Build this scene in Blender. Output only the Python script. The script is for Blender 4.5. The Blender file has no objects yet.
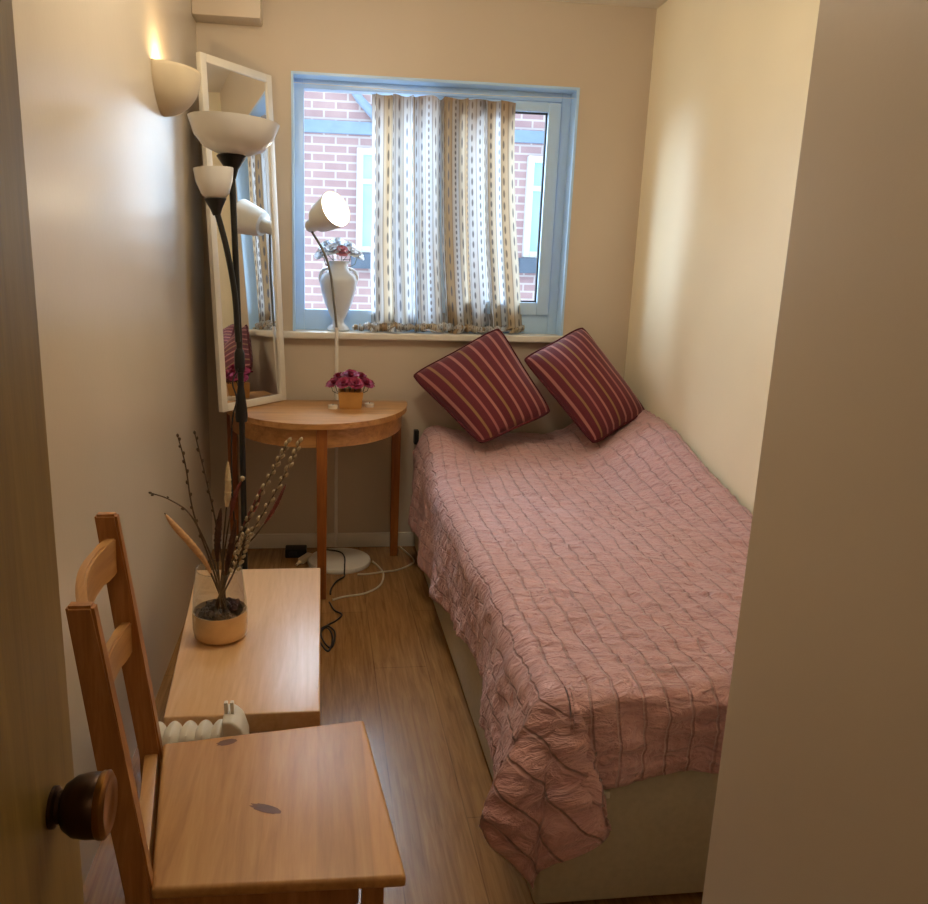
import bpy, bmesh, math, random
from mathutils import Vector, Matrix, noise
random.seed(7)
scene = bpy.context.scene
COL = scene.collection
V = Vector
PI = math.pi

# ------------------------------------------------------------------ materials
def lin(c):
    return tuple((x / 12.92 if x <= .04045 else ((x + .055) / 1.055) ** 2.4) for x in (v / 255 for v in c))

class NT:
    """tiny node-tree helper"""
    def __init__(s, name):
        s.m = bpy.data.materials.new(name); s.m.use_nodes = True
        s.t = s.m.node_tree; s.n = s.t.nodes; s.b = s.n['Principled BSDF']; s.o = s.n['Material Output']
    def add(s, typ, **kw):
        nd = s.n.new(typ)
        for k, v in kw.items(): setattr(nd, k, v)
        return nd
    def link(s, a, b): s.t.links.new(a, b)
    def coord(s, kind='Object', scale=(1, 1, 1), rot=(0, 0, 0)):
        c = s.add('ShaderNodeTexCoord'); mp = s.add('ShaderNodeMapping')
        mp.inputs['Scale'].default_value = scale; mp.inputs['Rotation'].default_value = rot
        s.link(c.outputs[kind], mp.inputs['Vector']); return mp.outputs['Vector']
    def noise(s, vec, scale=5, detail=3, rough=.55, dist=0):
        nd = s.add('ShaderNodeTexNoise'); s.link(vec, nd.inputs['Vector'])
        nd.inputs['Scale'].default_value = scale; nd.inputs['Detail'].default_value = detail
        nd.inputs['Roughness'].default_value = rough; nd.inputs['Distortion'].default_value = dist
        return nd.outputs['Fac']
    def ramp(s, fac, stops, interp='LINEAR'):
        nd = s.add('ShaderNodeValToRGB'); nd.color_ramp.interpolation = interp
        el = nd.color_ramp.elements
        while len(el) < len(stops): el.new(.5)
        for e, (p, c) in zip(el, stops):
            e.position = p; e.color = (*c, 1) if len(c) == 3 else c
        s.link(fac, nd.inputs['Fac']); return nd.outputs['Color']
    def math(s, op, a, b=None, c=None):
        nd = s.add('ShaderNodeMath', operation=op)
        for i, x in enumerate((a, b, c)):
            if x is None: continue
            if isinstance(x, (int, float)): nd.inputs[i].default_value = x
            else: s.link(x, nd.inputs[i])
        return nd.outputs[0]
    def mix(s, fac, a, b, blend='MIX'):
        nd = s.add('ShaderNodeMix', data_type='RGBA', blend_type=blend)
        for i, x in ((0, fac), (6, a), (7, b)):
            if isinstance(x, (int, float)): nd.inputs[i].default_value = x
            elif isinstance(x, tuple): nd.inputs[i].default_value = (*x, 1)
            else: s.link(x, nd.inputs[i])
        return nd.outputs[2]
    def bump(s, h, strength=.3, dist=.01):
        nd = s.add('ShaderNodeBump'); nd.inputs['Strength'].default_value = strength
        nd.inputs['Distance'].default_value = dist
        s.link(h, nd.inputs['Height']); s.link(nd.outputs['Normal'], s.b.inputs['Normal'])
    def base(s, c):
        if isinstance(c, tuple): s.b.inputs['Base Color'].default_value = (*c, 1)
        else: s.link(c, s.b.inputs['Base Color'])
    def set(s, **kw):
        for k, v in kw.items(): s.b.inputs[k.replace('_', ' ')].default_value = v
        return s

def plain(name, rgb, rough=.5, metal=0, var=.08, scale=12, bump=0, coat=0):
    t = NT(name); c = lin(rgb); v = t.coord()
    f = t.noise(v, scale, 3)
    lo = tuple(x * (1 - var) for x in c); hi = tuple(min(1, x * (1 + var)) for x in c)
    t.base(t.ramp(f, [(.3, lo), (.7, hi)]))
    t.set(Roughness=rough, Metallic=metal)
    if coat: t.set(Coat_Weight=coat, Coat_Roughness=.1)
    if bump: t.bump(t.noise(v, scale * 8, 4), bump, .004)
    return t.m

def wood(name, dark, mid, light, axis='Y', rough=.42, grain=1.0, knots=False, planks=0):
    t = NT(name)
    st = {'X': (1.2, 14, 14), 'Y': (14, 1.2, 14), 'Z': (14, 14, 1.2)}[axis]
    v = t.coord('Object', st)
    n1 = t.noise(v, 2.2 * grain, 5, .6, .8)
    n2 = t.noise(v, 9 * grain, 3, .6, .2)
    f = t.math('ADD', t.math('MULTIPLY', n1, .7), t.math('MULTIPLY', n2, .3))
    col = t.ramp(f, [(.32, lin(dark)), (.5, lin(mid)), (.68, lin(light))])
    if planks:
        c = t.add('ShaderNodeTexCoord'); sp = t.add('ShaderNodeSeparateXYZ'); t.link(c.outputs['Object'], sp.inputs[0])
        a = t.math('DIVIDE', sp.outputs['X'], planks)
        idx = t.math('FLOOR', a)
        wn = t.add('ShaderNodeTexWhiteNoise', noise_dimensions='1D'); t.link(idx, wn.inputs['W'])
        br = t.math('ADD', t.math('MULTIPLY', wn.outputs['Value'], .22), .89)
        cb = t.add('ShaderNodeCombineColor')
        for i in range(3): t.link(br, cb.inputs[i])
        col = t.mix(1.0, col, cb.outputs[0], 'MULTIPLY')
    if knots:
        c2 = t.coord('Object', (6, 3.4, 6))
        vo = t.add('ShaderNodeTexVoronoi'); t.link(c2, vo.inputs['Vector']); vo.inputs['Scale'].default_value = 1.0
        k = t.ramp(vo.outputs['Distance'], [(.0, (1, 1, 1)), (.07, (.6, .6, .6)), (.13, (0, 0, 0))])
        col = t.mix(k, col, lin((92, 52, 22)))
    t.base(col); t.set(Roughness=rough)
    t.bump(n2, .12, .002)
    return t.m

def wall_mat(name, rgb, rough=.42):
    t = NT(name); v = t.coord()
    f = t.noise(v, 1.3, 3); c = lin(rgb)
    t.base(t.ramp(f, [(.3, tuple(x * .95 for x in c)), (.7, tuple(min(1, x * 1.03) for x in c))]))
    t.set(Roughness=rough); t.set(**{'Specular_IOR_Level': .45})
    t.bump(t.noise(v, 55, 4, .6), .10, .003)
    return t.m

def glass_mat(name, tint=(1, 1, 1), refl=.07, edge=.35, rough=.03):
    t = NT(name); t.n.remove(t.b)
    tr = t.add('ShaderNodeBsdfTransparent'); tr.inputs[0].default_value = (*tint, 1)
    gl = t.add('ShaderNodeBsdfGlossy'); gl.inputs['Roughness'].default_value = rough
    fr = t.add('ShaderNodeLayerWeight'); fr.inputs['Blend'].default_value = .25
    nz = t.noise(t.coord(), 3, 2)
    f = t.math('ADD', t.math('MULTIPLY', fr.outputs['Facing'], edge), t.math('MULTIPLY', nz, refl))
    mx = t.add('ShaderNodeMixShader'); t.link(f, mx.inputs[0]); t.link(tr.outputs[0], mx.inputs[1]); t.link(gl.outputs[0], mx.inputs[2])
    t.link(mx.outputs[0], t.o.inputs['Surface'])
    return t.m

def emit(name, rgb, strength):
    t = NT(name); t.base(lin(rgb)); t.b.inputs['Emission Color'].default_value = (*lin(rgb), 1)
    v = t.coord(); f = t.noise(v, 3, 2)
    t.link(t.math('MULTIPLY', t.math('ADD', t.math('MULTIPLY', f, .1), .95), strength), t.b.inputs['Emission Strength'])
    return t.m

M = {}
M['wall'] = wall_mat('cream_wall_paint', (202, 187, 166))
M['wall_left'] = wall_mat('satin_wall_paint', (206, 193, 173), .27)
M['wall_right'] = wall_mat('lit_wall_paint', (250, 238, 206), .38)  # made brighter and yellower to stand in for stronger light on this wall
M['ceil'] = wall_mat('ceiling_paint', (232, 226, 212), .8)
M['trim'] = plain('white_gloss_trim', (222, 216, 202), .35, var=.03)
M['upvc'] = plain('white_window_plastic', (184, 216, 246), .3, var=.02)  # white plastic with the blue cast of daylight put into its colour
M['gasket'] = plain('black_rubber_gasket', (36, 38, 42), .6)
M['pane'] = glass_mat('window_glass', (.97, .99, 1), .015, .03, .22)
M['pine'] = wood('honey_pine', (166, 116, 64), (188, 138, 82), (202, 156, 98), 'Y', .4, .8, knots=False, planks=.0925)
M['pine_post'] = wood('pine_post_wood', (138, 88, 40), (164, 108, 54), (186, 132, 76), 'Z', .4)
M['birch'] = wood('birch_veneer', (194, 152, 106), (206, 164, 118), (214, 176, 132), 'Y', .32, .9)
M['tablewood'] = wood('varnished_table_wood', (150, 100, 52), (182, 130, 74), (202, 152, 94), 'X', .3)
M['tableleg'] = wood('dark_varnished_leg_wood', (112, 58, 20), (142, 80, 30), (164, 100, 44), 'Z', .35)
M['black'] = plain('black_lamp_metal', (30, 29, 26), .4, .3)
M['blackplastic'] = plain('black_plastic', (26, 24, 24), .5)
M['bowl'] = plain('frosted_glass_bowl', (230, 226, 218), .25, var=.02)
M['bowl'].node_tree.nodes['Principled BSDF'].inputs['Transmission Weight'].default_value = .15
M['plaster'] = plain('sconce_plaster', (206, 188, 156), .7, var=.03)
M['whitemetal'] = plain('white_lamp_enamel', (224, 218, 206), .35, var=.02)
M['greyneck'] = plain('grey_gooseneck_metal', (120, 116, 106), .4, .4)
M['ceramic'] = plain('white_ceramic', (208, 214, 220), .25, var=.03)
M['brass'] = plain('aged_brass', (150, 104, 48), .3, .9, var=.2)
M['knob'] = plain('dark_bronze', (62, 40, 22), .34, .75, var=.25)
M['gold'] = plain('matt_gold_glaze', (196, 148, 84), .35, .25, var=.12)
M['goldglass'] = plain('gold_leaf_band', (218, 184, 136), .25, .3, var=.15)
M['vaseglass'] = glass_mat('clear_vase_glass', (.90, .90, .87), .20, .75)
M['door'] = wood('ochre_door_varnish', (116, 92, 36), (134, 108, 46), (148, 122, 58), 'Z', .5)
M['divan'] = plain('grey_divan_fabric', (186, 176, 152), .85, var=.06, scale=60, bump=.15)
M['mattress'] = plain('white_mattress_ticking', (220, 214, 204), .9, var=.04)
M['heater'] = plain('white_heater_enamel', (216, 210, 196), .35, var=.04)
M['wax'] = plain('white_wax', (226, 216, 200), .5, var=.03)
M['whitecable'] = plain('white_cable_plastic', (204, 190, 164), .5, var=.03)
M['mirrorback'] = plain('brown_hardboard', (96, 72, 50), .8)
M['stem'] = plain('dry_brown_stem', (82, 64, 42), .8, var=.25, scale=60)
M['bud'] = plain('pale_catkin', (172, 154, 122), .9, var=.15, scale=80)
M['tail'] = plain('peach_grass_plume', (206, 160, 112), .95, var=.15, scale=120, bump=.4)
M['cone'] = plain('cream_twisted_stick', (214, 192, 150), .9, var=.12, scale=90, bump=.4)
M['reddry'] = plain('dried_russet_flower', (116, 58, 48), .95, var=.25, scale=90, bump=.3)
M['darkdry'] = plain('dark_brown_leaf', (74, 44, 26), .85, var=.25, scale=50)
M['filler'] = plain('dark_dried_petals', (58, 38, 26), .95, var=.4, scale=90, bump=.5)
M['carnation'] = plain('burgundy_petal', (150, 40, 74), .75, var=.35, scale=40)
M['whiteflower'] = plain('white_petal', (226, 232, 240), .75, var=.08, scale=40)
M['pinkflower'] = plain('pink_petal', (216, 142, 158), .75, var=.15, scale=40)
M['leaf'] = plain('dark_green_leaf', (58, 66, 44), .6, var=.25, scale=40)
M['bandblue'] = plain('painted_lintel', (140, 166, 196), .6)
M['extwhite'] = plain('white_exterior_frame', (232, 240, 246), .5, var=.02)
M['extglass'] = plain('pale_window_glass', (176, 220, 236), .1, var=.1, scale=2)
M['extdark'] = plain('slate_grey_paint', (96, 112, 132), .6)
M['bulb'] = emit('lit_lamp_face', (255, 240, 210), 9)
M['glow'] = emit('lit_bulb', (255, 206, 130), 12)

# mirror silver
t = NT('mirror_silver'); f = t.noise(t.coord(), 2, 1)
t.base(t.ramp(f, [(.3, (.86, .87, .86)), (.7, (.89, .9, .89))])); t.set(Metallic=1.0, Roughness=.015); M['mirror'] = t.m

# laminate floor: narrow boards running into the room
t = NT('oak_laminate')
v = t.coord('Object', (1, 1, 1), (0, 0, PI / 2))
bk = t.add('ShaderNodeTexBrick'); t.link(v, bk.inputs['Vector'])
bk.inputs['Scale'].default_value = 1; bk.inputs['Brick Width'].default_value = 1.25; bk.inputs['Row Height'].default_value = .19
bk.inputs['Mortar Size'].default_value = .0018; bk.inputs['Mortar Smooth'].default_value = .3; bk.offset = .37
bk.inputs['Color1'].default_value = (*lin((138, 98, 56)), 1); bk.inputs['Color2'].default_value = (*lin((154, 112, 68)), 1)
bk.inputs['Mortar'].default_value = (*lin((78, 48, 26)), 1)
g = t.noise(t.coord('Object', (26, 1.6, 1)), 2.4, 6, .65, .7)
col = t.mix(.55, bk.outputs['Color'], t.ramp(g, [(.3, lin((104, 70, 36))), (.7, lin((178, 136, 86)))]), 'MIX')
t.base(col); t.set(Roughness=.24); t.bump(g, .05, .002); M['floor'] = t.m

# brick
t = NT('pinkish_brick'); v = t.coord('UV')
bk = t.add('ShaderNodeTexBrick'); t.link(v, bk.inputs['Vector'])
bk.inputs['Scale'].default_value = 1; bk.inputs['Brick Width'].default_value = .19; bk.inputs['Row Height'].default_value = .066
bk.inputs['Mortar Size'].default_value = .008
bk.inputs['Color1'].default_value = (*lin((178, 146, 150)), 1); bk.inputs['Color2'].default_value = (*lin((192, 160, 160)), 1)
bk.inputs['Mortar'].default_value = (*lin((214, 206, 206)), 1)
n = t.noise(v, 6, 3)
t.base(t.mix(.18, bk.outputs['Color'], t.ramp(n, [(.3, lin((160, 136, 146))), (.7, lin((214, 196, 198)))]))); t.set(Roughness=.9)
t.bump(bk.outputs['Fac'], -.4, .01); M['brick'] = t.m

# coverlet: dusty pink, stitched lines every 55 mm (UV is in metres)
t = NT('dusty_pink_quilting')
tc = t.add('ShaderNodeTexCoord'); sp = t.add('ShaderNodeSeparateXYZ'); t.link(tc.outputs['UV'], sp.inputs[0])
wob = t.noise(tc.outputs['UV'], 9, 2)
fr = t.math('FRACT', t.math('ADD', t.math('DIVIDE', sp.outputs['X'], .055), t.math('MULTIPLY', wob, .42)))
d = t.math('ABSOLUTE', t.math('SUBTRACT', fr, .5))
line = t.ramp(d, [(.0, (1, 1, 1)), (.028, (.9, .9, .9)), (.07, (0, 0, 0))])
mp = t.add('ShaderNodeMapping'); mp.inputs['Scale'].default_value = (18, 44, 1); t.link(tc.outputs['UV'], mp.inputs[0])
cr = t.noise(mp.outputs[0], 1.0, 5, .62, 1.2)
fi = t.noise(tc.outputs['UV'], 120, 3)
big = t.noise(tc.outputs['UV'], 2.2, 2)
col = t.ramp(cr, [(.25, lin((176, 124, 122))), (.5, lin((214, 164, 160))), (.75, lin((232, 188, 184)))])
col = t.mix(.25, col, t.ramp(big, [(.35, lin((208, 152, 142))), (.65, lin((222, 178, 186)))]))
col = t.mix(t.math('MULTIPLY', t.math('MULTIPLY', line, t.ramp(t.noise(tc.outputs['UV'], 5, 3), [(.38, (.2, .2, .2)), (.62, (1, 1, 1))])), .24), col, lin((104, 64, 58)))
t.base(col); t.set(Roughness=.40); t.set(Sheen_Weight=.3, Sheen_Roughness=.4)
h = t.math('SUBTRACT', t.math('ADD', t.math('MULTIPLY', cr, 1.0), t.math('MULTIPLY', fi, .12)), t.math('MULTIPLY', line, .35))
t.bump(h, 1.0, .02); M['coverlet'] = t.m

# cushion: burgundy with thin gold/pink stripes across U
t = NT('striped_burgundy_weave')
tc = t.add('ShaderNodeTexCoord'); sp = t.add('ShaderNodeSeparateXYZ'); t.link(tc.outputs['UV'], sp.inputs[0])
a = t.math('MULTIPLY', sp.outputs['X'], 9.0)
fr = t.math('FRACT', a); d = t.math('ABSOLUTE', t.math('SUBTRACT', fr, .5))
st = t.ramp(d, [(.0, (1, 1, 1)), (.10, (1, 1, 1)), (.16, (0, 0, 0))])
wn = t.add('ShaderNodeTexWhiteNoise', noise_dimensions='1D'); t.link(t.math('FLOOR', a), wn.inputs['W'])
sc = t.ramp(wn.outputs['Value'], [(.0, lin((150, 114, 72))), (.45, lin((176, 116, 106))), (.8, lin((164, 100, 96)))], 'CONSTANT')
wv = t.noise(tc.outputs['UV'], 140, 2)
bg = t.ramp(wv, [(.3, lin((80, 16, 28))), (.7, lin((108, 28, 40)))])
t.base(t.mix(t.math('MULTIPLY', st, .85), bg, sc)); t.set(Roughness=.85, Sheen_Weight=.15); t.bump(wv, .4, .003); M['cushion'] = t.m
M['piping'] = plain('dark_burgundy_piping', (82, 18, 28), .9, var=.2, scale=80)

# curtain: off-white with columns of dashes and pin lines (UV in metres, U across the cloth)
t = NT('patterned_curtain_cloth')
tc = t.add('ShaderNodeTexCoord'); sp = t.add('ShaderNodeSeparateXYZ'); t.link(tc.outputs['UV'], sp.inputs[0])
u = t.math('DIVIDE', sp.outputs['X'], .040)
idx = t.math('FLOOR', u); fu = t.math('SUBTRACT', t.math('FRACT', u), .5)
wn = t.add('ShaderNodeTexWhiteNoise', noise_dimensions='1D'); t.link(idx, wn.inputs['W'])
per = t.math('ADD', t.math('MULTIPLY', wn.outputs['Value'], .060), .026)
fv = t.math('SUBTRACT', t.math('FRACT', t.math('DIVIDE', sp.outputs['Y'], per)), .5)
dd = t.math('ADD', t.math('POWER', t.math('MULTIPLY', t.math('ABSOLUTE', fu), 4.6), 2.0), t.math('POWER', t.math('MULTIPLY', t.math('ABSOLUTE', fv), 1.7), 2.0))
dash = t.ramp(dd, [(.0, (1, 1, 1)), (.22, (.9, .9, .9)), (.42, (0, 0, 0))])
pin = t.ramp(t.math('ABSOLUTE', fu), [(.0, (0, 0, 0)), (.43, (0, 0, 0)), (.455, (1, 1, 1)), (.49, (1, 1, 1))])
wn2 = t.add('ShaderNodeTexWhiteNoise', noise_dimensions='1D'); t.link(t.math('ADD', idx, 17.3), wn2.inputs['W'])
dc = t.ramp(wn2.outputs['Value'], [(0, lin((70, 62, 62))), (.35, lin((84, 98, 122))), (.6, lin((104, 82, 66))), (.8, lin((62, 66, 78)))], 'CONSTANT')
bgc = t.ramp(wn2.outputs['Value'], [(0, lin((226, 226, 224))), (.3, lin((204, 180, 146))), (.45, lin((226, 232, 236))), (.8, lin((214, 198, 172)))], 'CONSTANT')  # pale blue and tan columns imitate lit and shaded folds
col = t.mix(t.math('MULTIPLY', dash, .75), bgc, dc)
col = t.mix(t.math('MULTIPLY', pin, .55), col, lin((120, 104, 90)))
lit_top = t.ramp(t.math('ADD', t.math('MULTIPLY', sp.outputs['Y'], 1.0), 1.0), [(.80, (0, 0, 0)), (.96, (.5, .5, .5)), (1.0, (1, 1, 1))])  # warm light on the curtain's top, painted as a tan gradient
col = t.mix(t.math('MULTIPLY', lit_top, .55), col, lin((170, 132, 88)))
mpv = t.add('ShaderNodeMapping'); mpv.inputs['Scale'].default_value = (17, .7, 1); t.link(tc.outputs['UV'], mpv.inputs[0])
fold_shade = t.ramp(t.noise(mpv.outputs[0], 1.0, 2), [(.35, (.62, .54, .44)), (.60, (.86, .90, .96))])  # fold shading painted as vertical tan and bluish streaks
col = t.mix(1.0, col, fold_shade, 'MULTIPLY')
t.base(col); t.set(Roughness=.9); t.bump(t.noise(tc.outputs['UV'], 300, 2), .1, .001)
tl = t.add('ShaderNodeBsdfTranslucent'); t.link(col, tl.inputs['Color'])
mx = t.add('ShaderNodeMixShader'); mx.inputs[0].default_value = .34
t.link(t.b.outputs[0], mx.inputs[1]); t.link(tl.outputs[0], mx.inputs[2]); t.link(mx.outputs[0], t.o.inputs['Surface'])
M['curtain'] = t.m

# ------------------------------------------------------------------ mesh helpers
def root(name, label, cat, loc=(0, 0, 0), group=None):
    o = bpy.data.objects.new(name, None); COL.objects.link(o); o.location = loc
    o.empty_display_size = .05
    o['label'] = label; o['category'] = cat
    if group: o['group'] = group
    return o

def tag(o, label, cat, group=None, kind=None):
    o['label'] = label; o['category'] = cat
    if group: o['group'] = group
    if kind: o['kind'] = kind
    return o

def origin_of(p):
    q = V((0, 0, 0))
    while p is not None: q = q + p.location; p = p.parent
    return q

def obj(name, bm, m, parent=None, smooth=40, at=None, label=None):
    """link bm (world coordinates) as one mesh object whose origin is its root's, or `at`"""
    off = origin_of(parent) if parent is not None else V(at or (0, 0, 0))
    bmesh.ops.recalc_face_normals(bm, faces=bm.faces)
    for v in bm.verts: v.co -= off
    me = bpy.data.meshes.new(name); bm.to_mesh(me); bm.free()
    if smooth:
        me.polygons.foreach_set('use_smooth', [True] * len(me.polygons))
        me.set_sharp_from_angle(angle=math.radians(smooth))
    me.materials.append(m if not isinstance(m, str) else M[m])
    o = bpy.data.objects.new(name, me); COL.objects.link(o)
    if parent is not None: o.parent = parent
    else: o.location = off
    if label: o['label'] = label
    return o

def struct(name, bm, m, smooth=30):
    o = obj(name, bm, m, None, smooth); o['kind'] = 'structure'; return o

def NB(): return bmesh.new()

def box(bm, a, b, bev=0, seg=2):
    a, b = V(a), V(b); c = (a + b) / 2; s = b - a
    r = bmesh.ops.create_cube(bm, size=1, matrix=Matrix.Translation(c) @ Matrix.Diagonal((abs(s.x), abs(s.y), abs(s.z), 1)))
    if bev:
        es = list({e for v in r['verts'] for e in v.link_edges})
        bmesh.ops.bevel(bm, geom=es, offset=bev, segments=seg, affect='EDGES', profile=.6)
    return bm

def prism(bm, poly, d, bev=0, seg=2):
    """extrude polygon `poly` (3D points) along vector d"""
    d = V(d); lo = [bm.verts.new(V(p)) for p in poly]; hi = [bm.verts.new(V(p) + d) for p in poly]
    n = len(poly); fs = [bm.faces.new(lo[::-1]), bm.faces.new(hi)]
    for i in range(n): fs.append(bm.faces.new((lo[i], lo[(i + 1) % n], hi[(i + 1) % n], hi[i])))
    if bev:
        es = list({e for f in fs for e in f.edges})
        bmesh.ops.bevel(bm, geom=es, offset=bev, segments=seg, affect='EDGES', profile=.6)
    return bm

def bar(bm, p, q, w, t, up=(0, 0, 1), bev=.004, w2=None, t2=None):
    """rectangular bar from p to q; w along side, t along up-ish"""
    p, q = V(p), V(q); d = (q - p).normalized(); s = d.cross(V(up)).normalized(); u = s.cross(d).normalized()
    w2 = w if w2 is None else w2; t2 = t if t2 is None else t2
    def ring(c, w, t): return [bm.verts.new(c + s * x * w / 2 + u * y * t / 2) for x, y in ((-1, -1), (1, -1), (1, 1), (-1, 1))]
    a, b = ring(p, w, t), ring(q, w2, t2)
    fs = [bm.faces.new(a[::-1]), bm.faces.new(b)]
    for i in range(4): fs.append(bm.faces.new((a[i], a[(i + 1) % 4], b[(i + 1) % 4], b[i])))
    if bev:
        bmesh.ops.bevel(bm, geom=list({e for f in fs for e in f.edges}), offset=bev, segments=2, affect='EDGES', profile=.6)
    return bm

def tube(bm, pts, rad, n=10, cap=True):
    pts = [V(p) for p in pts]; k = len(pts)
    rr = rad if isinstance(rad, (list, tuple)) else [rad] * k
    rings = []; prev = None
    for i, p in enumerate(pts):
        d = (pts[min(i + 1, k - 1)] - pts[max(i - 1, 0)]).normalized()
        if prev is None:
            s = d.cross(V((0, 0, 1)));
            if s.length < 1e-3: s = d.cross(V((0, 1, 0)))
        else: s = prev - d * prev.dot(d)
        s.normalize(); prev = s; u = d.cross(s)
        rings.append([bm.verts.new(p + (s * math.cos(2 * PI * j / n) + u * math.sin(2 * PI * j / n)) * rr[i]) for j in range(n)])
    for a, b in zip(rings, rings[1:]):
        for j in range(n): bm.faces.new((a[j], a[(j + 1) % n], b[(j + 1) % n], b[j]))
    if cap: bm.faces.new(rings[0][::-1]); bm.faces.new(rings[-1])
    return bm

def lathe(bm, c, prof, n=32, mat=None, arc=None):
    """profile [(r,z)] about an axis through c (mat turns local z)"""
    c = V(c); rings = []
    for r, z in prof:
        if r < 1e-6: rings.append([None, V((0, 0, z))]); continue
        rings.append([[V((r * math.cos(2 * PI * j / n), r * math.sin(2 * PI * j / n), z)) for j in range(n)], None])
    def P(v): return c + (mat @ v if mat else v)
    out = []
    for ring, pole in rings:
        out.append([bm.verts.new(P(v)) for v in ring] if ring else [bm.verts.new(P(pole))])
    for a, b in zip(out, out[1:]):
        for j in range(n):
            j2 = (j + 1) % n
            if len(a) == 1 and len(b) == 1: continue
            if len(a) == 1: bm.faces.new((a[0], b[j2], b[j]))
            elif len(b) == 1: bm.faces.new((a[j], a[j2], b[0]))
            else: bm.faces.new((a[j], a[j2], b[j2], b[j]))
    return bm

def spline(pts, per=8):
    pts = [V(p) for p in pts]; out = []
    P = [pts[0] * 2 - pts[1]] + pts + [pts[-1] * 2 - pts[-2]]
    for i in range(1, len(P) - 2):
        for j in range(per):
            t = j / per; a, b, c, d = P[i - 1], P[i], P[i + 1], P[i + 2]
            out.append(.5 * ((2 * b) + (c - a) * t + (2 * a - 5 * b + 4 * c - d) * t * t + (3 * b - a - 3 * c + d) * t ** 3))
    out.append(pts[-1]); return out

def blob(bm, c, r, sub=2, squash=(1, 1, 1), axis=None, amp=0, fr=1):
    c = V(c); rot = V((0, 0, 1)).rotation_difference(V(axis)).to_matrix() if axis else Matrix.Identity(3)
    res = bmesh.ops.create_icosphere(bm, subdivisions=sub, radius=1)
    for v in res['verts']:
        k = 1 + (amp * noise.noise(v.co * fr + c * 37) if amp else 0)
        v.co = c + rot @ V((v.co.x * squash[0], v.co.y * squash[1], v.co.z * squash[2])) * r * k
    return bm

def grid(bm, nu, nv, fn, uvfn=None, closed=False):
    uv = bm.loops.layers.uv.verify() if uvfn else None
    vs = [[bm.verts.new(fn(i / nu, j / nv)) for j in range(nv + 1)] for i in range(nu + 1)]
    for i in range(nu):
        for j in range(nv):
            f = bm.faces.new((vs[i][j], vs[i + 1][j], vs[i + 1][j + 1], vs[i][j + 1]))
            if uv:
                for l, (a, b) in zip(f.loops, ((i, j), (i + 1, j), (i + 1, j + 1), (i, j + 1))):
                    l[uv].uv = uvfn(a / nu, b / nv)
    return vs

def sm(x):
    x = max(0, min(1, x)); return x * x * (3 - 2 * x)

# ------------------------------------------------------------------ room
XL, XR, YB, ZC = -.54, 1.535, 3.74, 2.60
WX0, WX1, WZ0, WZ1 = -.130, 1.190, 1.095, 2.238
struct('floor', box(NB(), (-.9, -1.7, -.1), (2.0, 4.0, 0)), 'floor')
struct('ceiling', box(NB(), (-.9, -1.7, ZC), (2.0, 4.0, ZC + .1)), 'ceil')
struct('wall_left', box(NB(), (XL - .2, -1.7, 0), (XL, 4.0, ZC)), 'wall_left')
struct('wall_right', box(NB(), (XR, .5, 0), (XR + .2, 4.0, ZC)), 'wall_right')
b = NB()
box(b, (XL, YB, 0), (WX0, YB + .26, ZC)); box(b, (WX1, YB, 0), (XR, YB + .26, ZC))
box(b, (WX0, YB, 0), (WX1, YB + .26, WZ0 - .03)); box(b, (WX0, YB, WZ1), (WX1, YB + .26, ZC))
struct('wall_back', b, 'wall')
struct('wall_front', box(NB(), (.585, -1.7, 0), (XR, .945, ZC), .012, 3), 'wall')
struct('wall_entry', box(NB(), (XL, -1.9, 0), (.585, -1.7, ZC)), 'wall')
struct('baseboard_back', box(NB(), (XL, YB - .016, 0), (XR, YB, .075), .005), 'trim')
struct('trim_1', box(NB(), (XL, 3.62, 2.415), (-.255, YB, ZC), .008), 'wall')   # boxed-in corner at the ceiling

# ------------------------------------------------------------------ window
win = bpy.data.objects.new('window_1', None); COL.objects.link(win); win.location = (.53, 3.85, WZ0); win['kind'] = 'structure'
F0, F1 = 3.825, 3.885
b = NB()
ml0, ml1 = .515, .570
box(b, (WX0, F0, WZ0), (WX0 + .05, F1, WZ1), .004); box(b, (WX1 - .05, F0, WZ0), (WX1, F1, WZ1), .004)
box(b, (WX0 + .05, F0, WZ1 - .045), (WX1 - .05, F1, WZ1), .004); box(b, (WX0 + .05, F0, WZ0), (WX1 - .05, F1, WZ0 + .10), .004)
box(b, (ml0, F0, WZ0 + .1), (ml1, F1, WZ1 - .045), .004)
obj('window_frame', b, 'upvc', win)
b = NB(); lt = .006
box(b, (WX0, YB - .004, WZ0), (WX0 + lt, F0, WZ1)); box(b, (WX1 - lt, YB - .004, WZ0), (WX1, F0, WZ1)); box(b, (WX0 + lt, YB - .004, WZ1 - lt), (WX1 - lt, F0, WZ1))
obj('reveal_lining', b, 'upvc', win)
b = NB(); tw = .005
box(b, (WX0 - tw, YB - .006, WZ0), (WX0 + .002, YB + .002, WZ1 + tw)); box(b, (WX1 - .002, YB - .006, WZ0), (WX1 + tw, YB + .002, WZ1 + tw)); box(b, (WX0, YB - .006, WZ1 - .002), (WX1, YB + .002, WZ1 + tw))
obj('reveal_bead', b, 'upvc', win)
b = NB(); s0, s1, t0, t1 = ml1 - .006, WX1 - .055, WZ0 + .095, WZ1 - .05
sw = .062
box(b, (s0, F0 - .02, t0), (s0 + sw, F0 + .03, t1), .006); box(b, (s1 - sw, F0 - .02, t0), (s1, F0 + .03, t1), .006)
box(b, (s0 + sw, F0 - .02, t1 - sw * .75), (s1 - sw, F0 + .03, t1), .006); box(b, (s0 + sw, F0 - .02, t0), (s1 - sw, F0 + .03, t0 + sw), .006)
sash = obj('casement_sash', b, 'upvc', win)
b = NB(); g = .007
gx0, gx1, gz0, gz1 = s0 + sw, s1 - sw, t0 + sw, t1 - sw * .75
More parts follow.
